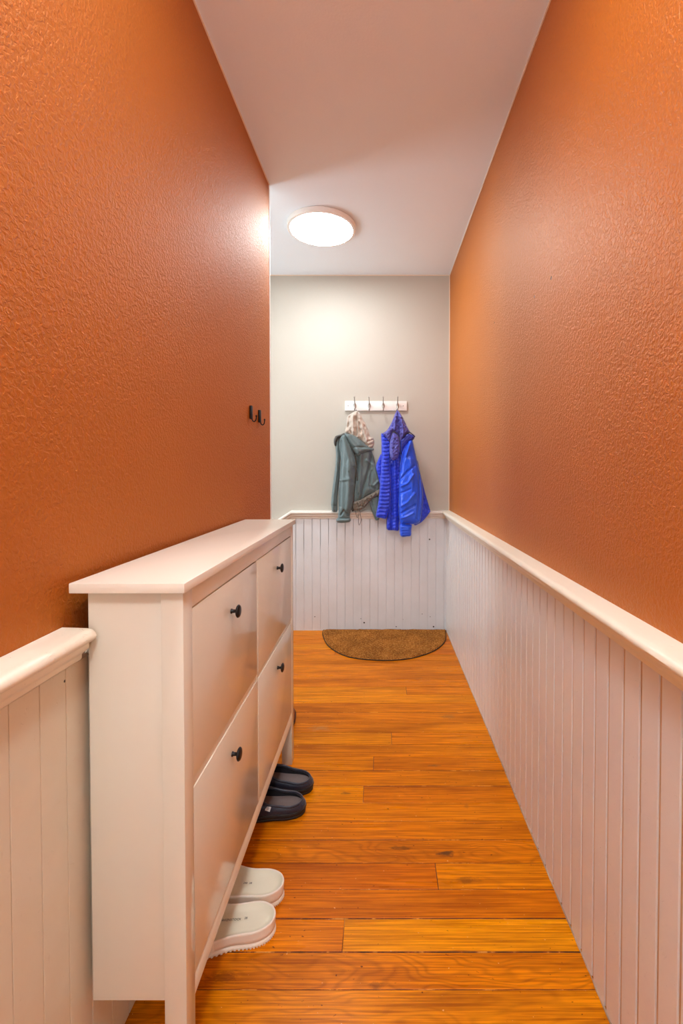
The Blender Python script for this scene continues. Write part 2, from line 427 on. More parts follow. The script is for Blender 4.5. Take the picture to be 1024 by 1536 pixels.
# ------------------------------------------------------------------ beadboard wainscot
def wainscot(name, ys_, face, back, z0, z1, mat, gw=.007, gd=.005, axis='Y', zfun=None, bv=.0007):
    """ys_: groove centres; vertical grooves cut in the face"""
    prof = []   # (s, inset)
    s0, s1 = ys_[0], ys_[-1]
    prof.append((s0, 0))
    for g in ys_[1:-1]:
        prof += [(g - gw / 2 - bv, 0), (g - gw / 2, bv * .8), (g - gw / 2 + .0003, gd), (g + gw / 2 - .0003, gd), (g + gw / 2, bv * .8), (g + gw / 2 + bv, 0)]
    prof.append((s1, 0))
    V = []; Fc = []
    def P(s, ins, z):
        if axis == 'Y':
            sign = 1 if back(s) > face(s) else -1
            return (face(s) + sign * ins, s, z)
        return (s, face(s) + ins, z)
    NZ = 14
    n = len(prof)
    for j in range(NZ + 1):
        for (s, ins) in prof:
            zt = z1 if zfun is None else zfun(s)
            z = z0 + (zt - z0) * j / NZ
            wob = .0002 * noise.noise(Vector((s * 9, z * 5, 3.1))) if ins == 0 else 0
            V.append(P(s, ins + wob, z))
    for j in range(NZ):
        for i in range(n - 1): Fc.append((j * n + i, j * n + i + 1, (j + 1) * n + i + 1, (j + 1) * n + i))
    m = len(V)
    for s in (s0, s1):
        zt = z1 if zfun is None else zfun(s)
        for z in (z0, zt): V.append((back(s), s, z) if axis == 'Y' else (s, back(s), z))
    # ends, bottom, top
    Fc.append(tuple([m, m + 1] + [j * n for j in range(NZ, -1, -1)]))
    Fc.append(tuple([m + 2, m + 3] + [j * n + n - 1 for j in range(NZ, -1, -1)]))
    Fc.append(tuple([m, m + 2] + [i for i in range(n - 1, -1, -1)]))
    Fc.append(tuple([m + 1, m + 3] + [NZ * n + i for i in range(n - 1, -1, -1)]))
    o = obj(name, V, Fc, mat, smooth=True, angle=30, kind='structure')
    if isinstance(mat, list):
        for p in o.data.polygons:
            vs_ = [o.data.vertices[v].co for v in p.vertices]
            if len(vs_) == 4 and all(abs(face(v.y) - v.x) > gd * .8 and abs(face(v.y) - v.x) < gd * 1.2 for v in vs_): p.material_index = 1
    return o
gs = [Y0]; g = .752 + .0613 * 0
while g > Y0 + .05: g -= .0613
g += .0613
while g < D - .03: gs.append(g); g += .0613
gs.append(D - .026)
wainscot('trim_6', gs, RW, lambda y: RX(y) - .0005, .003, RAILZ - .05, [BEADR, simple('tan_groove_paint', (208, 176, 140), .6)], gw=.0095, gd=.0035)  # groove floors get a second, darker tan colour than the board faces
gs = [Y0]; g = .803
while g > Y0 + .05: g -= .0613
g += .0613
while g < DL - .03: gs.append(g); g += .0613
gs.append(DL)
wainscot('trim_7', gs, LW, lambda y: LX(y) + .0005, .003, RAILZ - .05, BEADL, gw=.0016, gd=.0022)
gs = [-2.0]; g = -1.95
step = .0625
xg = at(641, 850, BW)[0]
g = xg
while g > -1.97: g -= step
g += step
while g < RW(D) - .01: gs.append(g); g += step
gs.append(RW(D - .02))
KX = -.685
def btop(x): return RAILZ - .05 if x > KX else RAILZ - .05 - (KX - x) * .65
wainscot('trim_8', gs, lambda x: BW, lambda x: D - .0005, .003, RAILZ - .05, BEADB, gw=.0032, gd=.004, axis='X', zfun=btop)
# a fine bead of old caulk and paint along the floor
def caulk(name, pts, r, col):
    P = []
    for k, p in enumerate(pts):
        P.append((p[0], p[1], p[2]))
    rr = [r * (1 + .8 * noise.noise(Vector((p[0] * 40, p[1] * 40, 1)))) for p in P]
    v, f = tube(P, rr, 6)
    obj(name, v, f, col, smooth=True, kind='structure')
caulk('trim_9', [(RW(y) - .0005, y, .0015) for y in np.arange(.3, D - .03, .012)], .0026, simple('floor_edge_paint', (206, 178, 150), .5, noise_scale=80, var=.5))
caulk('trim_10', [(x, BW - .0005, .0015) for x in np.arange(-.70, RW(D) - .005, .012)], .0024, simple('floor_edge_paint_back', (220, 205, 180), .5))

# ------------------------------------------------------------------ chair rails
PROF = [(-.027, .0), (.020, -.0015), (.029, -.004), (.035, -.009), (.037, -.015), (.035, -.021), (.029, -.0255), (.023, -.027), (.0225, -.036), (.0205, -.040), (.013, -.046), (.009, -.050), (.0085, -.058), (.006, -.061), (-.001, -.0615), (-.027, -.0615)]
def rail(name, path, mat, prof=PROF, seed=0, amp=.0009):
    """path: list of (point on wainscot face (x,y,z), outward vector, extra along-miter)"""
    V = []; Fc = []; n = len(prof)
    for i, (p, o) in enumerate(path):
        p = Vector(p); o = Vector(o)
        for k, (a, b) in enumerate(prof):
            w = 0 if a < 0 else amp * noise.noise(Vector((p.x * 14 + seed, p.y * 14, k * .7)))
            V.append(p + o * (a + w) + Vector((0, 0, b + w * .6)))
    for i in range(len(path) - 1):
        for k in range(n):
            Fc.append((i * n + k, i * n + (k + 1) % n, (i + 1) * n + (k + 1) % n, (i + 1) * n + k))
    Fc.append(tuple(range(n))); Fc.append(tuple(range((len(path) - 1) * n, len(path) * n)))
    return obj(name, V, Fc, mat, smooth=True, angle=40, kind='structure')
rail('trim_11', [((RW(y), y, RAILZ), (-1, 0, 0)) for y in np.linspace(Y0, D - .001, 170)], RAIL)
LRZ = .9305
rail('trim_12', [((LW(y), y, LRZ), (1, 0, 0)) for y in np.linspace(Y0, .833, 90)], RAIL, seed=5)
# back rail turns down with the stairs
V = []; Fc = []
sl = .65; n = len(PROF)
pts = [(-1.9, 'd'), (-1.3, 'd'), (KX, 'k'), (-.4, 'f'), (-.1, 'f'), (.2, 'f'), (RW(D) - .002, 'f')]
for x, kd in pts:
    for a, b in PROF:
        if kd == 'd': V.append((x, BW - a, RAILZ - (KX - x) * sl + b * 1.15))
        elif kd == 'k': V.append((x - b * .32, BW - a, RAILZ + b))
        else: V.append((x, BW - a, RAILZ + b))
for i in range(len(pts) - 1):
    for k in range(n): Fc.append((i * n + k, i * n + (k + 1) % n, (i + 1) * n + (k + 1) % n, (i + 1) * n + k))
Fc.append(tuple(range(n))); Fc.append(tuple(range((len(pts) - 1) * n, len(pts) * n)))
obj('trim_13', V, Fc, paint('white_rail_paint_back', (232, 226, 216), .35, dings=.4), smooth=True, angle=40, kind='structure')

# ------------------------------------------------------------------ shoe cabinet
XB, XT1 = -.5754, -.3623         # countertop back / front
XFACE = -.3704
YA, YB = .8242, 1.8954           # countertop ends
HA, HB = .8371, 1.8825           # body ends
TOP = 1.0147
cab = empty('shoe_cabinet', (-.46, (YA + YB) / 2, 0), label='long white shoe cabinet with four tip-out doors against the left orange wall', cat='cabinet')
def cpart(name, bm, mat=CAB, parent=cab, ang=35):
    o = objbm(name, bm, mat, None, angle=ang)
    o.parent = parent
    inv = Vector(parent.location)
    if parent is not cab: inv = inv + Vector(cab.location)
    o.data.transform(Matrix.Translation(-inv if parent is cab else -Vector(cab.location)))
    return o
bm = bmesh.new(); add_box(bm, (XB, YA, TOP - .019), (XT1, YB, TOP), .0018, 2); cpart('countertop', bm, CABTOP)
LEG = .042
bm = bmesh.new(); add_box(bm, (-.552, HA + .006, .207), (-.4125, HA + .022, TOP - .019), .0008); cpart('side_panel', bm)
bm = bmesh.new(); add_box(bm, (-.552, HB - .022, .207), (-.4125, HB - .006, TOP - .019), .0008); cpart('side_panel', bm)
def leg(y0, y1, inner):
    """square-faced front leg with the inner edge widening at the apron"""
    bm = bmesh.new(); add_box(bm, (XFACE - LEG, y0, 0), (XFACE, y1, TOP - .019), .0014); cpart('leg', bm)
LW_ = .040
leg(HA, HA + LW_, 1); leg(HB - LW_, HB, -1)
FY0, FY1 = HA + LW_, HB - LW_
MID = 1.338
Z_TR = .955                       # underside of top rail
Z_M0, Z_M1 = .598, .612           # middle rail
Z_B0, Z_B1 = .180, .218           # bottom rail
bm = bmesh.new(); add_box(bm, (XFACE - .02, FY0 - .001, Z_TR), (XFACE - .0004, FY1 + .001, TOP - .019), .0008); cpart('top_rail', bm)
bm = bmesh.new(); add_box(bm, (XFACE - .02, FY0 - .001, Z_M0 - .008), (XFACE - .003, FY1 + .001, Z_M1), .0008)
cpart('middle_rail', bm)
# bottom rail with chamfer strip above
bm = bmesh.new()
prof = [(XFACE - .02, Z_B0), (XFACE - .0004, Z_B0), (XFACE - .0004, Z_B1 - .004), (XFACE - .006, Z_B1 + .004), (XFACE - .02, Z_B1 + .004)]
vv = [[bm.verts.new((x, y, z)) for x, z in prof] for y in (FY0 - .001, FY1 + .001)]
for k in range(5): bm.faces.new((vv[0][k], vv[0][(k + 1) % 5], vv[1][(k + 1) % 5], vv[1][k]))
bm.faces.new(vv[0]); bm.faces.new(vv[1]); cpart('bottom_rail', bm)
bm = bmesh.new(); add_box(bm, (XFACE - .02, MID - .007, Z_B1), (XFACE - .0015, MID + .007, Z_TR), .0008); cpart('divider', bm)
bm = bmesh.new(); add_box(bm, (-.552, HA + .022, .23), (-.546, HB - .022, TOP - .02)); cpart('back_panel', bm, CABIN)
bm = bmesh.new(); add_box(bm, (-.546, HA + .022, .222), (XFACE - .024, HB - .022, .23)); cpart('bottom_panel', bm, CABIN)
def door(y0, y1, z0, z1):
    g = .0018
    bm = bmesh.new()
    add_box(bm, (XFACE - .018, y0 + g, z0 + g), (XFACE - .0002, y1 - g, z1 - g - .0016), .0014)
    d = cpart('tip_out_door', bm)
    yk = (y0 + y1) / 2; zk = z1 - .080
    prof = [(.006, -.001), (.0062, .002), (.0045, .004), (.0042, .011), (.006, .0128), (.0125, .0142), (.0158, .0165), (.0160, .0185), (.0140, .0212), (.008, .0232), (.0, .0238)]
    v, f = lathe(prof[:-1], 28, (XFACE - .0002, yk, zk), 'X')
    k = obj('knob', [Vector(a) - Vector(cab.location) for a in v], f, BLACKM, d, smooth=True, angle=50)
    return d
for (a, b) in ((FY0, MID - .006), (MID + .006, FY1)):
    door(a, b, Z_M1, Z_TR)
    door(a, b, Z_B1 + .004, Z_M0)

# ------------------------------------------------------------------ ceiling lamp at the hall end, and two fill lamps added out of view
def lamp(name, x, y, r, strength, label, col=(1, .93, .84, 1)):
    t = empty(name, (x, y, ZC), label=label, cat='ceiling light', group=None)
    zc = 0
    v, f = lathe([(r * .9, -.0002), (r, -.0015), (r, -.024), (r - .003, -.028), (r - .016, -.030), (r - .020, -.027)], 72)
    obj('lamp_rim', v, f, LAMPRIM, t, smooth=True, angle=40)
    rr = r - .0205
    v, f = lathe([(rr, -.0275), (rr, -.0300), (rr - .003, -.0306), (rr * .5, -.0309)], 72)
    obj('diffuser', v, f, m_emit('lamp_diffuser', col, strength), t, smooth=True, angle=40)
    return t
cxl = (at(430, 343, 2.79)[0] + at(533, 343, 2.79)[0]) / 2
Z1 = ZC - .028
pc = [floorpt(u, v, Z1) for u, v in ((430, 343), (533, 343), (481, 313), (481, 373))]
LX0 = (pc[0][0] + pc[1][0]) / 2; LY0 = (pc[2][1] + pc[3][1]) / 2
LR = (pc[1][0] - pc[0][0]) / 2
lamp('ceiling_lamp', LX0, LY0, LR, 16, 'round flat white ceiling lamp glowing above the end of the hallway', (.92, .965, 1, 1))
gl = empty('fill_globe_lamp', (.0, -.35, ZC), label='added white globe lamp, unseen behind the camera, brightening the near end of the hallway', cat='ceiling light')  # unseen globe added behind the camera to brighten the near end
v, f = lathe([(.055, -.0002), (.06, -.004), (.058, -.020), (.030, -.034), (.028, -.060)], 40); obj('lamp_base', v, f, LAMPRIM, gl, smooth=True, angle=40)
gp_ = [(.11 * math.sin(a), -.165 + .11 * math.cos(a)) for a in np.linspace(.22, math.pi - .02, 22)]
v, f = lathe(gp_, 40); obj('fill_globe', v, f, m_emit('fill_globe_glow', (.92, .965, 1, 1), 30), gl, smooth=True)

lamp('ceiling_lamp', 0, .72, .18, 12, 'added round flat ceiling lamp, out of view, brightening the near end of the white cabinet', (.92, .965, 1, 1))  # second flat lamp, added out of view to light the cabinet end
# ------------------------------------------------------------------ door mat (half round, coir)
rim = [(668.5, 945), (668, 959), (657, 971.5), (638, 980.5), (610, 987.5), (573, 989.5), (534, 986.5), (511, 980), (492, 967.5), (484, 952), (485, 943.5)]
P2 = [floorpt(u, v, .008) for u, v in rim]
P2 = [(min(x, RW(y) - .006), min(y, BW - .006)) for x, y in P2]
arc = catmull(P2, closed=False, sub=8)
arc[0] = np.array((arc[0][0], BW - .006)); arc[-1] = np.array((arc[-1][0], BW - .006))
def fillpoly(outline, h, jitter=0.0):
    """points (2D) + triangles filling the outline; the first len(outline) points are the outline"""
    n = len(outline)
    A = np.array(outline)
    lo, hi = A.min(0), A.max(0)
    gx, gy = np.meshgrid(np.arange(lo[0] + h / 2, hi[0], h), np.arange(lo[1] + h / 2, hi[1], h))
    gx = gx + (np.arange(gx.shape[0]) % 2)[:, None] * h / 2
    G = np.stack([gx.ravel(), gy.ravel()], 1)
    if jitter: G = G + np.random.RandomState(3).uniform(-jitter, jitter, G.shape) * h
    ins = np.zeros(len(G), bool); B = np.roll(A, -1, 0)
    for a, b in zip(A, B):
        c = (a[1] > G[:, 1]) != (b[1] > G[:, 1])
        xx = (b[0] - a[0]) * (G[:, 1] - a[1]) / ((b[1] - a[1]) if abs(b[1] - a[1]) > 1e-12 else 1e-12) + a[0]
        ins ^= c & (G[:, 0] < xx)
    G = G[ins]
    d = bdist(G, A)
    G = G[d > h * .45]
    allp = [Vector(p) for p in A.tolist()] + [Vector(p) for p in G.tolist()]
    edges = [(i, (i + 1) % n) for i in range(n)]
    r = geometry.delaunay_2d_cdt(allp, edges, [], 1, 1e-9)
    pts = np.array([(p.x, p.y) for p in r[0]]); tris = [tuple(t) for t in r[2]]
    # boundary = edges used by one triangle
    cnt = {}
    for t in tris:
        for k in range(len(t)):
            e = (t[k], t[(k + 1) % len(t)]); key = tuple(sorted(e)); cnt[key] = cnt.get(key, 0) + 1
    bd = set()
    for e, c in cnt.items():
        if c == 1: bd.update(e)
    return pts, tris, bd
def bdist(G, A):
    B = np.roll(A, -1, 0); best = np.full(len(G), 1e9)
    for a, b in zip(A, B):
        ab = b - a; L = max(ab @ ab, 1e-12)
        t = np.clip(((G - a) @ ab) / L, 0, 1)
        best = np.minimum(best, np.hypot(*(G - (a + t[:, None] * ab)).T))
    return best
def pdist(G, line):
    best = np.full(len(G), 1e9)
    for a, b in zip(line[:-1], line[1:]):
        a = np.array(a, float); b = np.array(b, float); ab = b - a; L = max(ab @ ab, 1e-12)
        t = np.clip(((G - a) @ ab) / L, 0, 1)
        best = np.minimum(best, np.hypot(*(G - (a + t[:, None] * ab)).T))
    return best

def m_coir():
    t = NT('coir_pile'); t.setp(rough=.95, spec=.1)
    mp = t.coord(); n1 = t.n('ShaderNodeTexNoise', i_Scale=95.0, i_Detail=5.0, i_Roughness=.8); t.l(mp, 0, n1, 'Vector')
    n2 = t.n('ShaderNodeTexNoise', i_Scale=7.0, i_Detail=4.0); t.l(mp, 0, n2, 'Vector')
    a = t.ramp(n1, 0, [(.3, lin((84, 44, 14))), (.5, lin((164, 102, 42))), (.72, lin((226, 170, 92)))])
    b = t.ramp(n2, 0, [(.35, (.72, .70, .66)), (.65, (1.08, 1.06, 1.0))])
    m = t.mix(1.0, (a, 0), (b, 0), 'MULTIPLY'); t.l(m, 2, t.b, 'Base Color')
    bp = t.bump(n1, 0, .9, .004); t.l(bp, 0, t.b, 'Normal'); return t.m
COIR = m_coir()
cen = Vector((np.mean([p[0] for p in P2]), BW - .2, 0))
mat_o = empty('doormat', (cen.x, cen.y, 0), label='brown half-round coir doormat lying against the white back wall', cat='doormat')
outl = [tuple(p) for p in arc]
pts, tris, bd = fillpoly(outl, .008, .35)
n = len(pts); V = []; d = bdist(pts, np.array(outl))
for i, (x, y) in enumerate(pts):
    hgt = .0045 + .0085 * min(1, d[i] / .006) + (.0022 * noise.noise(Vector((x * 60, y * 60, 0))) + .002 * random.uniform(-1, 1) if d[i] > .004 else 0)
    V.append((x - cen.x, y - cen.y, hgt))
base = [i for i in range(n)]
Fc = [tuple(t) for t in tris]
obj('coir_pile', V, Fc, COIR, mat_o, smooth=False)
# fibres: thousands of short bristles, one object
V = []; Fc = []
rs = random.Random(5)
inner = pts[d > .003]
for _ in range(15000):
    p = inner[rs.randrange(len(inner))]
    x = p[0] + rs.uniform(-.005, .005) - cen.x; y = p[1] + rs.uniform(-.005, .005) - cen.y
    a = rs.uniform(0, 6.28); w = .0006; h = rs.uniform(.004, .0075); dx, dy = rs.uniform(-.003, .003), rs.uniform(-.003, .003)
    k = len(V)
    V += [(x - w * math.cos(a), y - w * math.sin(a), .010), (x + w * math.cos(a), y + w * math.sin(a), .010), (x + dx, y + dy, .0095 + h)]
    Fc.append((k, k + 1, k + 2))
obj('coir_bristles', V, Fc, COIR, mat_o, kind='stuff')
V = []; Fc = []; A = np.array(outl); c = A.mean(0)
for z, s in ((.0003, 1.006), (.0055, 1.006), (.0062, .997)):
    for p in A:
        q = c + (p - c) * s; V.append((min(q[0], RW(q[1]) - .003) - cen.x, min(q[1], BW - .003) - cen.y, z))
m = len(A)
for j in range(2):
    for i in range(m): Fc.append((j * m + i, j * m + (i + 1) % m, (j + 1) * m + (i + 1) % m, (j + 1) * m + i))
Fc.append(tuple(range(m))); Fc.append(tuple(range(2 * m, 3 * m)))
obj('rubber_backing', V, Fc, COIRB, mat_o)

# ------------------------------------------------------------------ shoes
def loft(rings, closed_ring=True, cap0=False, cap1=False):
    V = []; Fc = []; n = len(rings[0])
    for r in rings: V += [tuple(p) for p in r]
    for i in range(len(rings) - 1):
        for k in range(n if closed_ring else n - 1):
            Fc.append((i * n + k, i * n + (k + 1) % n, (i + 1) * n + (k + 1) % n, (i + 1) * n + k))
    if cap0: Fc.append(tuple(range(n)))
    if cap1: Fc.append(tuple(range((len(rings) - 1) * n, len(rings) * n)))
    return V, Fc

def foot_outline(L, win, wout, n=72, shift=.0):
    """closed outline, heel at x=0, toe at x=-L; +y inner side, -y outer side"""
    ctrl = [(0, 0), (-.012 * L / .25, win[0] * .62), (-.045 * L / .25, win[0] * .98), (-.10 * L / .25, win[1]), (-.16 * L / .25, win[2]), (-.205 * L / .25, win[3]), (-.237 * L / .25, win[3] * .62), (-L, shift),
            (-.238 * L / .25, -wout[3] * .62), (-.205 * L / .25, -wout[3]), (-.16 * L / .25, -wout[2]), (-.10 * L / .25, -wout[1]), (-.045 * L / .25, -wout[0] * .98), (-.012 * L / .25, -wout[0] * .62)]
    return catmull(ctrl, True, 6)
def off(outl, d):
    A = np.array(outl); nx = np.roll(A, -1, 0) - np.roll(A, 1, 0); nn = np.stack([nx[:, 1], -nx[:, 0]], 1)
    nn /= np.linalg.norm(nn, axis=1)[:, None]
    c = A.mean(0)
    if ((A + nn * .001 - c) ** 2).sum() < ((A - c) ** 2).sum(): nn = -nn
    return A + nn * d

EVA = simple('cream_eva_foam', (246, 238, 222), .55, noise_scale=260, bumpd=.0003, strength=.3)
EVAB = simple('cream_eva_footbed', (242, 240, 216), .6, noise_scale=30, bumpd=.0003, strength=.2, var=.06)
PRINT = simple('grey_footbed_print', (70, 72, 66), .7)
def text_mesh(s, size):
    cu = bpy.data.curves.new('footbed_print', 'FONT'); cu.body = s; cu.size = size; cu.align_x = 'CENTER'; cu.align_y = 'CENTER'; cu.resolution_u = 2; cu.extrude = .00012
    tmp = bpy.data.objects.new('tmp', cu); COL.objects.link(tmp)
    dg = bpy.context.evaluated_depsgraph_get(); me = bpy.data.meshes.new_from_object(tmp.evaluated_get(dg))
    bpy.data.objects.remove(tmp); bpy.data.curves.remove(cu); return me

def sandal(loc, rot, mirror, label, prints):
    t = empty('clog_sandal', loc, rot, label=label, cat='sandal', group='cream sandals under the cabinet')
    sg = -1 if mirror else 1
    A = foot_outline(.262, (.043, .041, .044, .036), (.044, .047, .062, .050), shift=.004)
    A = [(p[0], p[1] * sg) for p in A]
    def ring(d, z, fz=None):
        out = []
        for p in off(A, d):
            zz = z
            out.append((p[0], p[1], zz))
        return out
    def rimz(x): return .041 + .002 * math.cos(x * 22)
    # outsole
    v, f = loft([ring(-.006, 0.0), ring(-.001, .001), ring(0, .004), ring(-.001, .0105), ring(-.004, .012)], cap0=True, cap1=True)
    obj('outsole', v, f, EVA, t, smooth=True, angle=60)
    # tread ribs round the edge of the outsole
    V = []; Fc = []
    O = off(A, .0004); N = len(O); dense = []
    for i in range(N):
        for k in range(2): dense.append(O[i] * (1 - k / 2) + O[(i + 1) % N] * (k / 2))
    for i, p in enumerate(dense):
        if i % 2: continue
        q = dense[(i + 1) % len(dense)]; dd = (q - p) * .45; nn = np.array([dd[1], -dd[0]]); nn = nn / max(np.linalg.norm(nn), 1e-9) * .0005
        k = len(V)
        for z in (.0002, .0055):
            V += [(p[0] - dd[0] - nn[0], p[1] - dd[1] - nn[1], z), (p[0] + dd[0] - nn[0], p[1] + dd[1] - nn[1], z), (p[0] + dd[0] + nn[0], p[1] + dd[1] + nn[1], z), (p[0] - dd[0] + nn[0], p[1] - dd[1] + nn[1], z)]
        Fc += [(k, k + 1, k + 2, k + 3), (k + 4, k + 5, k + 6, k + 7)] + [(k + a, k + (a + 1) % 4, k + 4 + (a + 1) % 4, k + 4 + a) for a in range(4)]
    obj('tread', V, Fc, EVA, t)
    # midsole wall with rim, then the scooped footbed
    def r2(d, zf): return [(p[0], p[1], zf(p[0])) for p in off(A, d)]
    rings = [r2(-.004, lambda x: .0118), r2(-.001, lambda x: .0135), r2(-.0005, lambda x: .022), r2(.0003, lambda x: rimz(x) - .006), r2(.0008, lambda x: rimz(x) - .0025), r2(-.0002, lambda x: rimz(x)), r2(-.0022, lambda x: rimz(x) + .0004), r2(-.004, lambda x: rimz(x) - .001)]
    v, f = loft(rings, cap0=True); obj('midsole', v, f, EVA, t, smooth=True, angle=70)
    # footbed: filled outline, scooped
    o2 = off(A, -.0036); pts, tris, bd = fillpoly([tuple(p) for p in o2], .006)
    dd = bdist(pts, np.array([tuple(p) for p in o2])); V = []
    for i, (x, y) in enumerate(pts):
        u = min(1, dd[i] / .016); z = rimz(x) - .0012 - .0085 * math.sin(u * math.pi / 2)
        z += .0022 * math.exp(-((x + .115) / .03) ** 2) * math.exp(-((y * sg - .012) / .02) ** 2)
        V.append((x, y, z))
    obj('footbed', V, tris, EVAB, t, smooth=True)
    zb = .0333
    for s, px, py, sz in prints:
        me = text_mesh(s, sz); me.materials.append(PRINT)
        o = bpy.data.objects.new('footbed_print', me); o.location = (px, py * sg, zb + .0006); o.rotation_euler = (0, 0, 0); link(o, t)
    # two instep straps (their rear edge shows at the cabinet)
    for (xs, w) in ((-.166, .030), (-.206, .028)):
        rr = []
        N = 22
        for j in range(N + 1):
            a = math.pi * j / N
            # width of the foot there
            wy_in, wy_out = .045, .060
            yy = math.cos(a); ypos = yy * (wy_in if yy > 0 else wy_out) * sg * 1.02
            zz = .018 + .058 * math.sin(a) ** .75
            sec = []
            for (dx, dz) in ((-w / 2, 0), (-w / 2 + .002, .0018), (w / 2 - .002, .0018), (w / 2, 0), (w / 2 - .002, -.0018), (-w / 2 + .002, -.0018)):
                flare = .010 * (1 - math.sin(a))
                nx = math.cos(a) * sg; nz = math.sin(a)
                sec.append((xs + dx * (1 + flare * 20 * 0) + flare * (1 if dx > 0 else -1), ypos + nx * dz * 1.4, zz + nz * dz * 1.4))
            rr.append(sec)
        v, f = loft(rr, cap0=True, cap1=True); obj('strap', v, f, EVA, t, smooth=True, angle=60)
    return t
sandal((-.2815, 1.174, 0), R(4), False, 'cream sandal nearest the camera, heel sticking out under the cabinet',
       [('BIRKENSTOCK', -.118, .002, .0085), ('38', -.078, .004, .008)])
sandal((-.2800, 1.268, 0), R(-1), True, 'farther cream sandal, between its nearer twin and the dark slippers',
       [('240  38', -.105, -.004, .008), ('L5 M7', -.150, -.004, .006)])

NAVY = NT('navy_quilted_nylon'); NAVY.setp(lin((30, 32, 50)), .38, spec=.45, sheen=.3)
_mp = NAVY.coord(); _n = NAVY.n('ShaderNodeTexNoise', i_Scale=60.0, i_Detail=3.0, i_Distortion=.6); NAVY.l(_mp, 0, _n, 'Vector'); _b = NAVY.bump(_n, 0, .6, .003); NAVY.l(_b, 0, NAVY.b, 'Normal'); NAVY = NAVY.m
INS = simple('grey_felt_insole', (118, 108, 106), .95, noise_scale=400, bumpd=.0008, strength=.6)
BLK = simple('black_rubber_sole', (24, 22, 24), .5, noise_scale=90, bumpd=.0005)
LIN = simple('navy_lining', (16, 16, 24), .9, noise_scale=300, bumpd=.0004)
def slipper(loc, rot, mirror, label, mats=(None,), L=.285, W=.050, group='navy slippers under the cabinet', tab=False, cat='slipper', name='slipper', zk=1.0):
    up, lining, ins, sole = mats
    t = empty(name, loc, rot, label=label, cat=cat, **({'group': group} if group else {}))
    sg = -1 if mirror else 1
    A = foot_outline(L, (W * .84, W * .84, W * .95, W * .80), (W * .86, W * .92, W * 1.05, W * .9), shift=.006)
    A = np.array([(p[0], p[1] * sg) for p in A])
    def ring(d, z): return [(p[0], p[1], z if not callable(z) else z(p[0])) for p in off(A, d)]
    v, f = loft([ring(-.007, 0), ring(-.002, .001), ring(.0, .004), ring(.0, .008), ring(-.0012, .0095), ring(.0006, .011), ring(.0008, .020), ring(-.002, .0225), ring(-.006, .0225)], cap0=True, cap1=True)
    obj('sole', v, f, sole, t, smooth=True, angle=50)
    # collar opening (ellipse-like ring that rises to the instep)
    n = len(A); Xo = -.60 * L
    O = []
    for p in A:
        s = -p[0] / L
        # squeeze the footprint into the opening
        x = Xo * (s / 1.0) ** .88 if s > 0 else p[0]
        x = -max(0.004, 0) + x * 1.0
        y = p[1] * (.90 - .18 * s ** 2)
        so = min(1, -x / -Xo if Xo else 0); so = x / Xo
        z = (.043 + .004 * so + .030 * max(0, so) ** 2.2) * zk
        O.append(Vector((x - .006, y, z)))
    B = [Vector((p[0], p[1], .0215)) for p in off(A, -.0008)]
    rings = [[tuple(b) for b in B]]
    for tt, bul in ((.18, .0045), (.4, .006), (.62, .0055), (.82, .003), (.95, .0005)):
        rg = []
        for i in range(n):
            b, o = B[i], O[i]; q = b.lerp(o, tt)
            s = -A[i][0] / L
            c = Vector((-.45 * L, 0, q.z)); out = (Vector((b.x, b.y, 0)) - Vector((c.x, 0, 0))).normalized()
            # toe dome: rise early then slide back
            dome = max(0, s - .45) / .55
            q.z += (.022 * dome + .003) * math.sin(tt * math.pi) * zk
            w = .0010 * noise.noise(Vector((b.x * 55, b.y * 55, tt * 6)))
            rg.append(tuple(q + out * (bul + w)))
        rings.append(rg)
    rings.append([tuple(o) for o in O])
    v, f = loft(rings); obj('upper', v, f, up, t, smooth=True)
    # padded collar: a tube round the opening
    rings = []
    for i in range(n):
        p = O[i]; tn = (O[(i + 1) % n] - O[i - 1]).normalized(); outv = Vector((tn.y, -tn.x, 0)).normalized(); upv = Vector((0, 0, 1))
        rings.append([tuple(p + outv * math.cos(a) * .0042 + upv * math.sin(a) * .0048) for a in [2 * math.pi * k / 10 for k in range(10)]])
    rings.append(rings[0]); v, f = loft(rings); obj('collar', v, f, up, t, smooth=True)
    # piping line where upper meets sole
    pp = [tuple((p[0], p[1], .0235)) for p in off(A, .0018)]; pp.append(pp[0])
    v, f = tube(pp, .0017, 6); obj('piping', v, f, sole, t, smooth=True)
    # lining and insole
    r1 = [tuple(o) for o in O]; r2 = [(b[0], b[1], .034) for b in off(A, -.008)]; r3 = [(b[0], b[1], .026) for b in off(A, -.010)]
    v, f = loft([r1, r2, r3]); obj('lining', v, f, lining, t, smooth=True)
    o2 = [tuple(p) for p in off(A, -.0085)]; pts, tris, bd = fillpoly(o2, .007); dd = bdist(pts, np.array(o2))
    V = [(x, y, .0335 - .004 * min(1, dd[i] / .02)) for i, (x, y) in enumerate(pts)]
    obj('insole', V, tris, ins, t, smooth=True)
    if tab:
        # little white woven tag on the outer side of the upper
        bmm = bmesh.new(); add_box(bmm, (-.009, -.0007, -.007), (.009, .0007, .007), .0005)
        tg = objbm('woven_tag', bmm, simple('white_tag', (226, 226, 226), .6), t); tg.location = tab; tg.rotation_euler = (R(-38), R(8), R(-14))
        me = text_mesh('D', .009); me.materials.append(simple('tag_print', (20, 20, 30), .6))
        o = bpy.data.objects.new('tag_print', me); o.rotation_euler = (R(90), 0, 0); o.location = (0, -.0009, 0); link(o, tg)
    return t
mt = (NAVY, LIN, INS, BLK)
slipper((-.272, 1.590, 0), R(2), False, 'dark navy slipper nearer the camera, grey insole showing', mt, tab=(-.122, -.0500, .051))
slipper((-.262, 1.700, 0), R(-3), True, 'dark navy slipper beside the cabinet far leg, tucked behind its twin', mt)
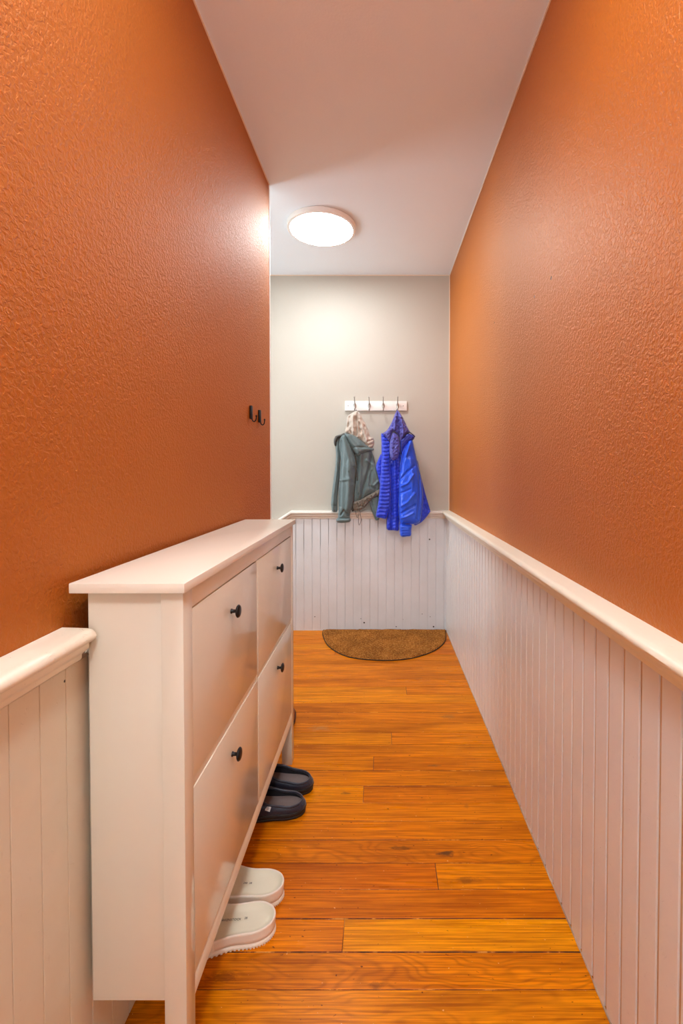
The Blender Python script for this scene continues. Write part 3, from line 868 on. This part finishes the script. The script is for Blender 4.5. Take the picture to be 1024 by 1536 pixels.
BRN = simple('brown_leather', (120, 52, 22), .45, noise_scale=60, bumpd=.0006)
slipper((-.462, 1.965, 0), R(-90), False, 'brown leather shoe mostly hidden behind the far end of the white cabinet', (BRN, simple('brown_lining', (70, 34, 18), .8), simple('tan_insole', (150, 100, 60), .8), simple('brown_sole', (60, 30, 18), .6)), W=.047, group=None, cat='shoe', name='leather_shoe')

# ------------------------------------------------------------------ black wall hooks on the left wall
def wall_hook(u, v, label):
    d = ray(u, v); y = 2.0
    for _ in range(8): t = LX(y) / d.x; y = d.y * t
    z = d.z * t + H
    e = empty('wall_hook', (LX(y), y, z), label=label, cat='wall hook', group='black hooks on the left wall')
    bmm = bmesh.new(); add_box(bmm, (0, -.0075, -.030), (.012, .0075, .030), .003); objbm('mounting_plate', bmm, BLACKH, e, angle=40)
    path = [(.008, 0, -.012), (.010, 0, -.028), (.013, 0, -.037), (.019, 0, -.0405), (.025, 0, -.037), (.028, 0, -.029), (.029, 0, -.018)]
    pth = [(*p,) for p in catmull(path, False, 5)]
    vv, ff = tube(pth, .0027, 8); obj('hook_arm', vv, ff, BLACKH, e, smooth=True, angle=60)
    vv, ff = lathe([(.0012, -.0042), (.0035, -.0025), (.0042, 0), (.0035, .0025), (.0012, .0042)], 12, (.029, 0, -.016)); obj('hook_tip', vv, ff, BLACKH, e, smooth=True)
wall_hook(374.5, 618.5, 'black metal wall hook nearer the camera, left and slightly higher of the two')
wall_hook(387.5, 624.5, 'black metal wall hook farther from the camera, beside the white wall edge')

# ------------------------------------------------------------------ coat rack
RY = D - .018
x0, z1 = at(517, 601.5, RY); x1, z0 = at(610, 616, RY)
rack = empty('coat_rack', ((x0 + x1) / 2, D, (z0 + z1) / 2), label='white wooden coat rack with four nickel hooks on the back wall', cat='coat rack')
rc = Vector(rack.location)
bm = bmesh.new(); add_box(bm, Vector((x0, RY, z0)) - rc, Vector((x1, D - .0003, z1)) - rc, .003); objbm('rack_board', bm, RACKW, rack, angle=40)
zm = (z0 + z1) / 2
for u in (522, 604.5):
    xs = at(u, 608, RY)[0]
    v, f = lathe([(.0005, -.0015), (.003, -.0015), (.0035, 0), (.0035, .002)], 14, (xs - rc.x, RY - rc.y, 0), 'Y'); obj('screw', v, f, SCREW, rack, smooth=True, angle=40)
HOOKX = []
for u in (532, 553.5, 574.5, 596):
    xs = at(u, 608, RY)[0]; HOOKX.append(xs)
    xo = xs - rc.x; yo = RY - rc.y
    bm = bmesh.new()
    # oval back plate with raised boss
    N = 24; rings = [(.0105, .021, 0), (.0105, .021, -.002), (.0075, .016, -.0045), (.002, .006, -.0055)]
    V = []; Fc = []
    for (a, b, yy) in rings:
        for k in range(N):
            th = 2 * math.pi * k / N
            V.append((xo + a * math.cos(th), yo + yy, b * math.sin(th) * (1 + .12 * abs(math.sin(th)))))
    for i in range(3):
        for k in range(N): Fc.append((i * N + k, i * N + (k + 1) % N, (i + 1) * N + (k + 1) % N, (i + 1) * N + k))
    Fc += [tuple(range(N)), tuple(range(3 * N, 4 * N))]
    h = obj('hook', V, Fc, NICKEL, rack, smooth=True, angle=60)
    up = [tuple(p) for p in catmull([(xo, yo - .003, .006), (xo, yo - .010, .022), (xo, yo - .024, .036), (xo, yo - .040, .046), (xo, yo - .048, .054)], False, 5)]
    v, f = tube(up, [.0042 - .0012 * i / len(up) for i in range(len(up))], 8); obj('upper_prong', v, f, NICKEL, h, smooth=True)
    v, f = lathe([(.001, -.006), (.0048, -.004), (.006, 0), (.0048, .004), (.001, .006)], 12, (xo, yo - .049, .058)); obj('prong_ball', v, f, NICKEL, h, smooth=True)
    lo = [tuple(p) for p in catmull([(xo, yo - .003, -.004), (xo, yo - .010, -.022), (xo, yo - .022, -.036), (xo, yo - .038, -.036), (xo, yo - .044, -.024)], False, 5)]
    v, f = tube(lo, .0036, 8); obj('lower_prong', v, f, NICKEL, h, smooth=True)

# ------------------------------------------------------------------ jackets
def fabric(name, col, rough, scale=120, crease=.5, spec=.5, sheen=.2, crs=22, weave=None, cdist=.01):
    t = NT(name); t.setp(lin(col), rough, spec=spec, sheen=sheen)
    mp = t.coord((1, 1, .55)); n1 = t.n('ShaderNodeTexNoise', i_Scale=float(crs), i_Detail=3.0, i_Distortion=.8, i_Roughness=.5); t.l(mp, 0, n1, 'Vector')
    b1 = t.bump(n1, 0, crease, cdist)
    n2 = t.n('ShaderNodeTexNoise', i_Scale=float(scale), i_Detail=2.0); t.l(mp, 0, n2, 'Vector'); b2 = t.bump(n2, 0, .2, .001, b1)
    t.l(b2, 0, t.b, 'Normal'); return t.m
GREY = fabric('grey_green_shell', (96, 116, 118), .45)
GREYD = fabric('dark_grey_shell', (66, 68, 64), .5, crease=.9)
SILV = fabric('silver_beige_lining', (196, 184, 170), .42, crease=.9, crs=34)
HEMM = fabric('crinkled_hem', (120, 112, 100), .3, crease=1.0, crs=60)
BLUE = fabric('bright_blue_shell', (14, 84, 235), .32, crease=.6, spec=.6)
BLUEQ = fabric('blue_quilted_nylon', (22, 58, 215), .36, crease=.5, crs=40)
BLUEH = fabric('blue_violet_hood', (78, 78, 170), .36, crease=.8, crs=45)
BLUED = fabric('deep_blue_lining', (20, 38, 150), .45, crease=.6)
BLKF = simple('black_binding', (20, 20, 26), .6)
CORD = simple('dark_cord', (44, 38, 36), .7)

S = 220 / 1024
def zc(pts): return [(460 + u * S, 570 + v * S) for u, v in pts]
def cloth(name, pts, y0, T, mat, parent, folds=(), r=5.0, nz=(.6, 9, 14), quilt=None, back=.010, seed=0, sub=5, h=1.0, inpx=False):
    """pts are traced outlines (zoom coordinates); the sheet is a padded closed volume between y0+back and y0-T.
    folds: (polyline, half width px, amplitude m)."""
    Pz = pts if inpx else zc(pts)
    outl = [tuple(p) for p in catmull(Pz, True, sub)]
    # resample
    A = np.array(outl); seg = np.hypot(*(np.roll(A, -1, 0) - A).T); tot = seg.sum(); n = max(12, int(tot / 1.1))
    cum = np.concatenate([[0], np.cumsum(seg)]); AA = np.vstack([A, A[:1]])
    tt = np.linspace(0, tot, n, endpoint=False)
    A = np.stack([np.interp(tt, cum, AA[:, 0]), np.interp(tt, cum, AA[:, 1])], 1)
    P, tris, bd = fillpoly([tuple(p) for p in A], h)
    d = bdist(P, A)
    k = np.clip(d / r, 0, 1); prof = np.sqrt(np.clip(1 - (1 - k) ** 2, 0, 1))
    hgt = T * prof
    edge = np.clip(d / 2.2, 0, 1)
    for ln, w, amp in folds:
        L = ln if inpx else zc(ln)
        hgt = hgt + amp * 1.5 * np.exp(-(pdist(P, L) / (w * .85)) ** 2) * edge
    amp, sx, sy = nz
    nn = np.array([noise.noise(Vector((x / sx + seed, y / sy, seed * 1.7))) for x, y in P])
    hgt = hgt + amp * .01 * nn * edge
    if quilt:
        q = quilt(P); hgt = hgt + q * edge
    V = []; mp = {}
    for i, (u, v) in enumerate(P):
        Y = y0 - hgt[i]
        x, z = at(u, v, y0)
        V.append((x, Y, z))
    Fc = [tuple(t) for t in tris]
    n0 = len(P)
    bidx = {}
    for i, (u, v) in enumerate(P):
        if i in bd: bidx[i] = i
        else:
            x, z = at(u, v, y0); bidx[i] = len(V); V.append((x, y0 + back * prof[i], z))
    Fc += [tuple(bidx[i] for i in reversed(t)) for t in tris]
    pl = Vector(parent.location)
    while parent is not None and parent.parent is not None: parent = parent.parent
    return obj(name, [Vector(v) - pl for v in V], Fc, mat, parent, smooth=True)
def band(pitch, amp, slope=0.0, wav=0.0, sharp=3.0):
    def q(P):
        ph = (P[:, 1] + slope * P[:, 0] + wav * np.sin(P[:, 0] / 3.1)) / pitch
        f = ph - np.floor(ph)
        return -amp * np.exp(-((f - .5) * sharp * 2) ** 2) + amp * .2
    return q
def cross(pitch, amp):
    def q(P):
        a = (P[:, 0] + P[:, 1]) / pitch; b = (P[:, 0] - P[:, 1]) / pitch
        fa = a - np.floor(a) - .5; fb = b - np.floor(b) - .5
        return -amp * (np.exp(-(fa * 6) ** 2) + np.exp(-(fb * 6) ** 2))
    return q

JY = 3.352
gj = empty('rain_jacket', (HOOKX[0], RY - .040, zm - .040), label='grey-green rain jacket with silver-lined hood hanging from the leftmost rack hook', cat='jacket')
cloth('inner_lining', [(330, 470), (440, 480), (490, 640), (500, 790), (440, 850), (345, 905), (310, 900), (320, 700), (300, 520)], JY - .002, .010, GREYD, gj, r=8)
cloth('sleeve', [(428, 830), (470, 815), (503, 810), (508, 900), (507, 968), (482, 980), (466, 950), (448, 900)], JY - .004, .020, GREY, gj, r=6, folds=[([(450, 840), (490, 960)], 1.6, -.006)])
cloth('sleeve', [(193, 405), (232, 392), (240, 470), (234, 560), (228, 680), (217, 800), (214, 870), (213, 915), (196, 922), (178, 918), (171, 890), (169, 850), (178, 760), (192, 650), (203, 540), (199, 470), (188, 430)], JY - .006, .026, GREY, gj, r=5,
      folds=[([(215, 440), (214, 620), (190, 800), (185, 900)], 1.8, .006), ([(180, 870), (212, 880)], 1.0, -.004)])
cloth('torso', [(330, 500), (400, 478), (445, 480), (470, 560), (490, 620), (508, 700), (508, 765), (480, 780), (430, 805), (385, 838), (338, 858), (328, 840), (332, 760), (344, 680), (350, 600), (340, 540)], JY - .008, .026, GREY, gj, r=9, seed=3,
      folds=[([(455, 500), (440, 600), (395, 760), (380, 830)], 2.2, -.012), ([(380, 520), (375, 640), (365, 780)], 3.0, .010), ([(420, 560), (470, 600), (500, 700)], 2.5, .008), ([(450, 640), (440, 740), (480, 760)], 2.0, -.008), ([(470, 735), (505, 700)], 1.5, .008), ([(350, 700), (350, 840)], 1.6, -.008), ([(352, 520), (356, 700)], 1.8, -.012)])
cloth('elastic_hem', [(330, 850), (375, 835), (420, 808), (470, 782), (506, 762), (508, 800), (470, 820), (435, 848), (410, 885), (370, 912), (335, 912), (322, 890)], JY - .020, .018, HEMM, gj, r=3.5, seed=9, nz=(1.1, 2.4, 2.0),
      folds=[([(350, 850), (360, 905)], 1, -.008), ([(385, 840), (395, 890)], 1, -.008), ([(420, 820), (430, 850)], 1, -.008), ([(450, 800), (460, 830)], 1, -.007), ([(480, 785), (488, 810)], 1, -.007)])
cloth('sleeve', [(236, 392), (275, 380), (300, 420), (332, 520), (346, 600), (338, 700), (328, 800), (322, 870), (302, 930), (296, 970), (222, 970), (222, 900), (220, 800), (228, 680), (236, 560), (225, 450)], JY - .020, .042, GREY, gj, r=9, seed=5,
      folds=[([(262, 400), (300, 560), (300, 740), (285, 900)], 4.5, .010), ([(245, 430), (240, 640), (235, 880)], 1.8, -.008), ([(300, 640), (320, 720)], 1.5, -.006), ([(235, 700), (300, 690)], 2.5, .005), ([(240, 940), (262, 905), (290, 935)], 1.4, -.010), ([(300, 450), (330, 600)], 2.0, .006)])
cloth('cuff', [(214, 962), (298, 958), (299, 992), (215, 996)], JY - .022, .040, GREY, gj, r=4, sub=3, folds=[([(216, 966), (298, 962)], .8, -.006)])
cloth('collar', [(188, 425), (200, 392), (235, 380), (262, 370), (285, 385), (262, 400), (236, 402), (214, 425), (203, 462), (192, 455)], JY - .024, .030, GREYD, gj, r=3.5, nz=(.8, 3, 4))
cloth('hood_lining', [(345, 216), (312, 232), (280, 262), (275, 320), (264, 368), (300, 385), (350, 410), (400, 445), (432, 484), (462, 470), (470, 430), (462, 402), (446, 398), (432, 360), (412, 310), (388, 265), (366, 228)], JY - .020, .036, SILV, gj, r=7, seed=12, nz=(1.2, 4, 6),
      folds=[([(352, 235), (350, 300), (352, 390)], 1.3, -.016), ([(300, 260), (290, 330), (310, 370)], 1.4, -.010), ([(375, 290), (395, 340), (420, 430)], 1.8, .010), ([(325, 250), (328, 360)], 2.2, .010), ([(365, 300), (372, 390)], 1.2, -.010), ([(425, 430), (468, 415)], 1.0, -.010), ([(430, 455), (466, 445)], 1.0, -.010)])
cloth('hood_shell', [(262, 374), (300, 378), (335, 388), (375, 418), (420, 458), (458, 480), (470, 478), (462, 492), (430, 496), (395, 508), (358, 526), (332, 505), (305, 465), (282, 425)], JY - .040, .030, GREY, gj, r=5, seed=2,
      folds=[([(290, 395), (330, 450), (370, 500)], 3, .008), ([(330, 470), (400, 470), (450, 482)], 1.6, -.006), ([(270, 378), (330, 392), (400, 445), (455, 482)], .9, .006)])
gp = Vector(gj.location)
def cordmesh(name, pts, y, rad, mat, parent):
    p = [Vector((*at(460 + u * S, 570 + v * S, y),)) for u, v in pts]
    path = [(q.x - parent.location.x, y - parent.location.y, q.y - parent.location.z) for q in p]
    path = [tuple(a) for a in catmull(path, False, 4)]
    v, f = tube(path, rad, 6); return obj(name, v, f, mat, parent, smooth=True)
cordmesh('drawcord', [(370, 895), (374, 940), (379, 975), (370, 1005), (364, 1012), (360, 985), (364, 930)], JY - .03, .0016, CORD, gj)
cordmesh('drawcord', [(340, 900), (343, 935), (352, 962), (356, 940)], JY - .03, .0016, CORD, gj)
cordmesh('hanging_loop', [(345, 208), (343, 225), (346, 250)], JY - .012, .0028, CORD, gj)

JB = JY - .034
bj = empty('puffer_jacket', (HOOKX[3], RY - .040, zm - .040), label='bright blue quilted jacket hanging from the rightmost rack hook', cat='jacket')
cloth('back_panel', [(770, 560), (792, 650), (822, 770), (860, 905), (858, 925), (820, 975), (785, 1003), (745, 1008), (735, 900), (745, 700)], JB - .004, .018, BLUEQ, bj, r=5, quilt=cross(6.5, .003), folds=[([(790, 800), (850, 915)], 2, -.006)])
cloth('sleeve', [(505, 540), (522, 520), (528, 620), (520, 740), (508, 720), (494, 660), (482, 605)], JB - .012, .014, BLUEQ, bj, r=4, quilt=band(5, .003))
cloth('inner_lining', [(560, 520), (660, 500), (662, 700), (650, 900), (645, 1000), (640, 1052), (600, 1050), (560, 1043), (558, 980), (565, 800)], JB - .010, .022, BLUEQ, bj, r=7, seed=7, quilt=band(5.2, .0035, .5, .8),
      folds=[([(592, 600), (590, 1040)], 1.8, -.010), ([(615, 560), (618, 1040)], 2.4, .010)])
cloth('front_panel', [(520, 374), (548, 384), (580, 425), (582, 500), (580, 600), (586, 700), (583, 850), (568, 930), (552, 970), (520, 966), (483, 954), (490, 900), (502, 830), (512, 700), (520, 560), (520, 450)], JB - .022, .032, BLUEQ, bj, r=6, seed=4, quilt=band(5.6, .006, .12, .7, 2.6),
      folds=[([(575, 430), (578, 700), (575, 900)], 1.2, .006)])
cloth('sleeve', [(655, 520), (668, 470), (700, 425), (735, 418), (752, 480), (772, 570), (792, 660), (808, 760), (812, 850), (802, 930), (792, 985), (762, 1006), (700, 1004), (650, 1000), (640, 900), (640, 780), (644, 640)], JB - .024, .050, BLUE, bj, r=11, seed=8,
      folds=[([(700, 440), (672, 540), (655, 640)], 2.0, -.012), ([(715, 450), (690, 530)], 1.4, .010), ([(650, 700), (700, 640), (745, 600)], 1.8, -.008), ([(655, 740), (700, 720), (740, 660)], 1.8, .008), ([(655, 790), (720, 760)], 1.5, -.006), ([(650, 880), (700, 850), (750, 790)], 2.0, .007),
             ([(655, 930), (700, 900), (750, 870)], 1.6, -.008), ([(655, 960), (690, 950), (740, 925)], 1.4, .008), ([(648, 640), (646, 980)], 1.0, -.009), ([(780, 640), (785, 800), (770, 960)], 2.2, -.008), ([(720, 560), (735, 800)], 5, .006)])
cloth('cuff', [(648, 1000), (690, 1004), (732, 1010), (730, 1050), (728, 1086), (700, 1094), (656, 1093), (646, 1050)], JB - .028, .038, BLUE, bj, r=5, sub=3, quilt=band(4.2, .003, 0, .5))
cloth('hood_lining', [(650, 430), (672, 400), (700, 372), (735, 382), (752, 402), (735, 425), (705, 440), (680, 480), (662, 520), (650, 500)], JB - .036, .026, BLUED, bj, r=4, quilt=cross(4.5, .0025))
cloth('hood', [(628, 212), (612, 245), (596, 285), (578, 322), (552, 358), (526, 376), (548, 402), (576, 430), (592, 395), (602, 362), (625, 372), (642, 400), (652, 452), (668, 412), (695, 378), (722, 370), (754, 398), (752, 386), (722, 362), (704, 330), (690, 300), (672, 262), (652, 232), (638, 214)], JB - .030, .034, BLUEH, bj, r=5, seed=6, nz=(1.0, 3, 3),
      folds=[([(632, 225), (640, 300), (648, 420)], 1.4, -.012), ([(618, 260), (612, 350)], 1.8, .009), ([(655, 260), (670, 340), (672, 400)], 1.6, .008)], quilt=cross(4.6, .0022))
cloth('hood_flap', [(602, 366), (625, 376), (643, 402), (650, 470), (640, 530), (620, 556), (600, 562), (584, 540), (577, 490), (580, 430), (590, 392)], JB - .050, .026, BLUEH, bj, r=5, seed=15, nz=(.8, 3, 3), quilt=cross(5.0, .003))
cordmesh('binding', [(526, 376), (548, 402), (576, 430), (592, 395), (602, 364), (625, 374), (643, 402), (652, 452)], JB - .046, .0022, BLKF, bj)
cordmesh('binding', [(652, 452), (668, 412), (695, 378), (722, 370), (754, 398)], JB - .046, .0022, BLKF, bj)
cordmesh('zip', [(651, 470), (648, 640), (643, 800), (645, 980)], JB - .034, .0018, BLUED, bj)
cordmesh('hanging_loop', [(628, 205), (627, 218), (630, 235)], JB - .02, .0028, BLKF, bj)

# ------------------------------------------------------------------ light
w = bpy.data.worlds.new('world'); SC.world = w; w.use_nodes = True
bg = w.node_tree.nodes['Background']; bg.inputs[0].default_value = (.90, .96, 1, 1); bg.inputs[1].default_value = .5
def area(name, loc, rot, sx, sy, e, col):
    li = bpy.data.lights.new(name, 'AREA'); li.shape = 'RECTANGLE'; li.size = sx; li.size_y = sy; li.energy = e; li.color = col
    o = bpy.data.objects.new(name, li); o.location = loc; o.rotation_euler = rot; COL.objects.link(o)
area('window_daylight', (-2.18, 2.87, 1.5), (0, R(-90), 0), 1.2, .65, 9, (.86, .93, 1.0))
#area('room_daylight', (0, Y0 - .15, 1.3), (R(90), 0, 0), 1.1, 2.3, 3, (.92, .97, 1))

# ------------------------------------------------------------------ camera
cam = bpy.data.cameras.new('camera'); cam.sensor_fit = 'VERTICAL'; cam.sensor_height = 36; cam.lens = F / 1536 * 36
cam.shift_x = (512 - CX) / 1536; cam.shift_y = (CY - 768) / 1536; cam.clip_start = .02
co = bpy.data.objects.new('camera', cam); co.location = (0, 0, H); co.rotation_euler = (R(90) - PITCH, 0, 0); COL.objects.link(co); SC.camera = co

vs = SC.view_settings
SC.display_settings.display_device = 'sRGB'
vs.view_transform = 'Standard'; vs.look = 'None'; vs.gamma = 1.0; vs.use_curve_mapping = False; vs.exposure = 1.68
